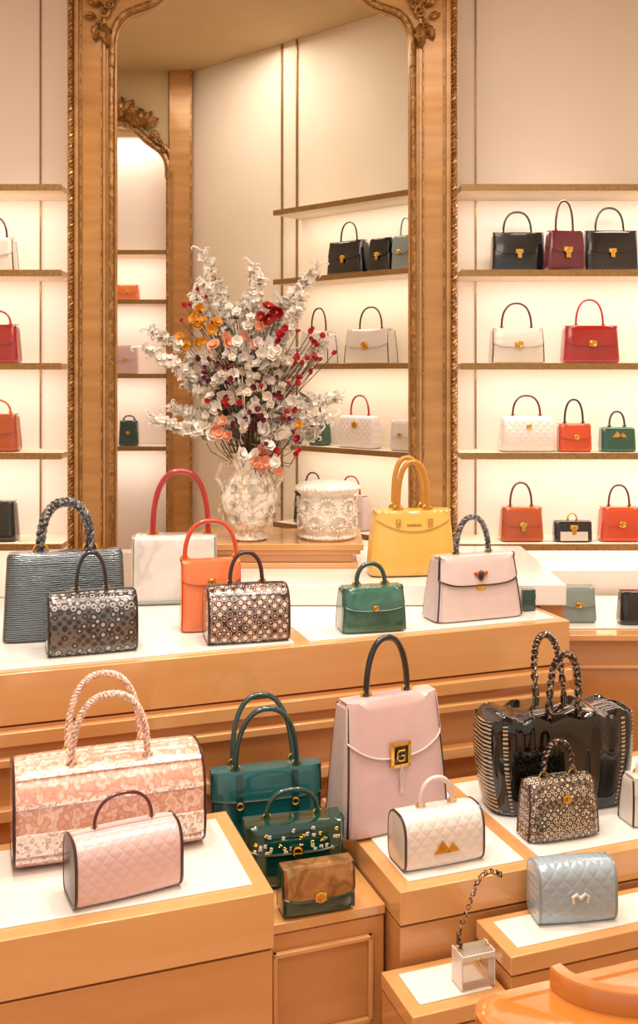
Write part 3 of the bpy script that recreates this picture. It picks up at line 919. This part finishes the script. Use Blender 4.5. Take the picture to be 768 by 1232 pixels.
# ------------------------------------------------------------------ front platform bags (top .45)
Z2 = .452
barrel('pink_brocade_duffel', -.444, 2.145, Z2, 19, .410, .208, .19, BROC, end=BROC, pipe=BROWN, hm=BRAIDP, hh=.155, hw=.20, hr=.0062, hs=2, hstyle='braid', nt=2.5, nb=5,
       bands=[(pi-.30, pi-.22, BROCT), (pi+.02, pi+.30, BROCT), (pi*.70, pi*.735, BROCT), (pi+.42, pi+.50, BROCT)], hbase=BROCT, lean=.15, hshape=.8, zipm=BROCT)
barrel('pink_quilted_barrel_bag', -.375, 1.985, Z2, 27, .220, .130, .105, PINKQ, end=BROWN, pipe=BROWN, hm=DKRED, hh=.065, hw=.27, hr=.0038, nt=3.0, zipm=PINKW, hshape=.8)
barrel('pink_quilted_barrel_bag', -.735, 1.865, Z2, 22, .222, .135, .115, PINKQ, end=BROWN, pipe=BROWN, hm=DKRED, hh=.05, hw=.27, hr=.004, nt=2.8)

# pedestal bags (top .30)
Z3 = .30
bag('teal_shoulder_bag', -.128, 2.50, Z3, 14, .290, .200, .09, TEAL, wt=.97, dt=.6, hm=TEALD, hh=.155, hw=.27, hr=.007, hs=2, flap=.32, fround=.1, cl=None, edge=TEALD, pipe=TEALD, lean=.25, straps=True, hshape=.85)
bag('emerald_embellished_handbag', -.052, 2.335, Z3, 14, .240, .140, .10, GREENG, wt=.98, dt=.8, hm=GREENG, hh=.065, hw=.26, hr=.006, flap=.4, cl='lock', sprinkle=True, pipe=GREENG, edge=GREENG)
bag('emerald_clutch', .002, 2.215, Z3, 17, .168, .10, .065, GREENG, wt=.99, dt=.8, hh=0, flap=.62, fround=.15, cl='turn', cs=1.2, pipe=GREENG, fmat=BRONZE, edge=GREENG)

# side platform bags (top .36)
Z4 = .36
bag('rose_top_handle_bag', .206, 2.48, Z4, 26, .300, .320, .15, PINKK, wt=.87, dt=.45, hm=BLACK, hh=.145, hw=.20, hr=.008, flap=.42, fround=.35, fshape=2.5, cl='square', clz=.60, side=PINKG, pipe=BROWN, edge=PINKW, fob=True, cs=1.15, hshape=.9)
barrel('ivory_quilted_barrel_bag', .293, 2.30, Z4, 20, .205, .125, .10, WHITEQ, end=WHITEL, pipe=BROWN, hm=PINKW, hh=.065, hw=.20, hr=.006, cl='tri', cs=1.3, clz=.42, nt=2.8, pr=.003)
bag('black_patent_tote', .640, 2.585, Z4, 12, .370, .250, .15, BLACKP, wt=1.14, dt=1.05, n=4, pleat=.035, hm=CHAINB, hh=.165, hw=.11, hr=.0075, hs=2, hstyle='chain', cl=None, side=STRIPE, hshape=.6, lean=.2, flare=.06)
bag('python_mini_handbag', .605, 2.43, Z4, 16, .20, .145, .09, SNAKET, wt=.9, dt=.6, n=4, hm=CHAINB, hh=.085, hw=.20, hr=.006, hstyle='chain', cl='turn', pipe=BROWN, puff=.2)
bag('cream_gusset_handbag', .862, 2.515, Z4, 16, .155, .12, .08, WHITEL, pipe=BROWN, hh=.04, flap=.4, cl='turn')

# lower blocks
barrel('blue_grey_quilted_handbag', .578, 2.215, .275, 8, .182, .130, .085, BLUEQ, hh=0, cl='bow', cs=1.0, nt=3.2, pipe=GREYL, clz=.5, pr=.0028)
mb = MB()
mb.box(0, 0, .036, .075, .045, .072, CLEAR)
mb.box(0, -.0235, .066, .077, .003, .012, WHITEL); mb.ring((0, -.028, .058), .007, .0016, GOLD)
for sx in (-1, 1):
    mb.box(sx*.0385, 0, .037, .003, .047, .074, WHITEL)
    mb.ring((sx*.034, 0, .078), .005, .0014, GOLD)
ch = [Vector((-.03, 0, .080)), Vector((-.035, .01, .10)), Vector((.0, .02, .15)), Vector((.03, .04, .192)), Vector((.07, .06, .20)), Vector((.11, .075, .175))]
ch = smooth(ch, 2)
for i in range(len(ch)-1):
    m_ = (ch[i]+ch[i+1])/2
    mb.ring(tuple(m_), .0052, .0016, CHAINB, axis='y' if i % 2 else 'x')
mb.obj('clear_mini_bag', (.33, 2.13, .202), UA, bevel=.001)

# foreground wooden table with curved riser
mb = MB()
poly = []
Lx, Dy, rr = .62, .55, .05
for (cx_, cy_, a0) in ((rr, -rr, pi), (Lx-rr, -rr, pi/2), (Lx-rr, -Dy+rr, 0), (rr, -Dy+rr, -pi/2)):
    for k in range(9):
        a = a0-(pi/2)*k/8
        poly.append((cx_+rr*cos(a), cy_+rr*sin(a)))
N_ = len(poly)
def ringz(ins, z):
    cx_, cy_ = Lx/2, -Dy/2
    return [(cx_+(p[0]-cx_)*(1-ins*2/Lx), cy_+(p[1]-cy_)*(1-ins*2/Dy), z) for p in poly]
lv = [(.006, .40), (0, .406), (0, .444), (.006, .45), (.026, .45), (.030, .446), (.12, .446)]
v = []
for ins, z in lv: v += ringz(ins, z)
f = []
for i in range(len(lv)-1):
    for k in range(N_): f.append((i*N_+k, i*N_+(k+1) % N_, (i+1)*N_+(k+1) % N_, (i+1)*N_+k))
f.append(tuple(range(N_))); f.append(tuple((len(lv)-1)*N_+k for k in range(N_)))
mb.add(v, f, WOODF)
for (a, b2) in ((.06, -.06), (Lx-.06, -.06), (.06, -Dy+.06), (Lx-.06, -Dy+.06)):
    mb.tube([(a, b2, 0), (a, b2, .40)], .02, WOODF, 12)
sp_ = smooth([Vector((.165, -.020, 0)), Vector((.170, -.06, 0)), Vector((.21, -.105, 0)), Vector((.28, -.142, 0)), Vector((.38, -.160, 0)), Vector((.50, -.150, 0)), Vector((.57, -.10, 0))], 3)
v = []; f = []
for i, p in enumerate(sp_):
    t = (sp_[min(i+1, len(sp_)-1)]-sp_[max(i-1, 0)]).normalized(); nn_ = Vector((-t.y, t.x, 0))
    for (r_, z_) in ((-.013, .446), (-.013, .480), (-.010, .484), (.010, .484), (.013, .480), (.013, .446)):
        q = p+nn_*r_; v.append((q.x, q.y, z_))
for i in range(len(sp_)-1):
    for k in range(6): f.append((i*6+k, i*6+(k+1) % 6, (i+1)*6+(k+1) % 6, (i+1)*6+k))
f.append(tuple(range(6))); f.append(tuple((len(sp_)-1)*6+k for k in range(6)))
mb.add(v, f, WOODF)
mb.obj('wooden_side_table', (.245, 1.68, 0), UA)

# ------------------------------------------------------------------ lights
def area(name, loc, rot, sx, sy, e, col=(1, .90, .78)):
    ld = bpy.data.lights.new(name, 'AREA'); ld.shape = 'RECTANGLE'; ld.size = sx; ld.size_y = sy; ld.energy = e; ld.color = col
    o = bpy.data.objects.new(name, ld); S.collection.objects.link(o); o.location = loc; o.rotation_euler = rot
    return o
area('ceiling_light_panel', (0, 2.2, 3.28), (0, 0, 0), 2.4, 1.2, 40)
area('ceiling_light_panel', (0, .2, 3.28), (0, 0, 0), 2.6, 1.4, 52)
area('reflected_room_fill', (-.6, 5.0, 3.28), (0, 0, 0), .8, .8, 14)  # added fill, no real fixture: lights the room standing in for the reflection
area('reflected_niche_fill', (-1.2, 6.10, 2.98), (0, 0, 0), .5, .15, 2.5)  # added fill behind the lintel to brighten the dark far niche
for (x, y) in ((-.6, 1.9), (.5, 1.9), (0, 2.6), (-.9, 2.6), (.9, 2.9), (-1.2, 3.6), (1.0, 3.6)):
    ld = bpy.data.lights.new('ceiling_spot', 'SPOT'); ld.energy = 62; ld.spot_size = radians(75); ld.spot_blend = .7; ld.shadow_soft_size = .035; ld.color = (1, .90, .78)
    o = bpy.data.objects.new('ceiling_spotlight', ld); S.collection.objects.link(o); o.location = (x, y, 3.25)
w = bpy.data.worlds.new('World'); S.world = w; w.use_nodes = True
w.node_tree.nodes['Background'].inputs[0].default_value = (1, .94, .87, 1)
w.node_tree.nodes['Background'].inputs[1].default_value = .85

# ------------------------------------------------------------------ camera
cd = bpy.data.cameras.new('camera'); cam = bpy.data.objects.new('camera', cd); S.collection.objects.link(cam)
cam.location = (0, 0, 1.5); cam.rotation_euler = (pi/2, 0, 0)
cd.sensor_fit = 'VERTICAL'; cd.sensor_height = 36; cd.lens = 36*1200/1232
cd.shift_y = -166/1232
cd.clip_start = .05
S.camera = cam
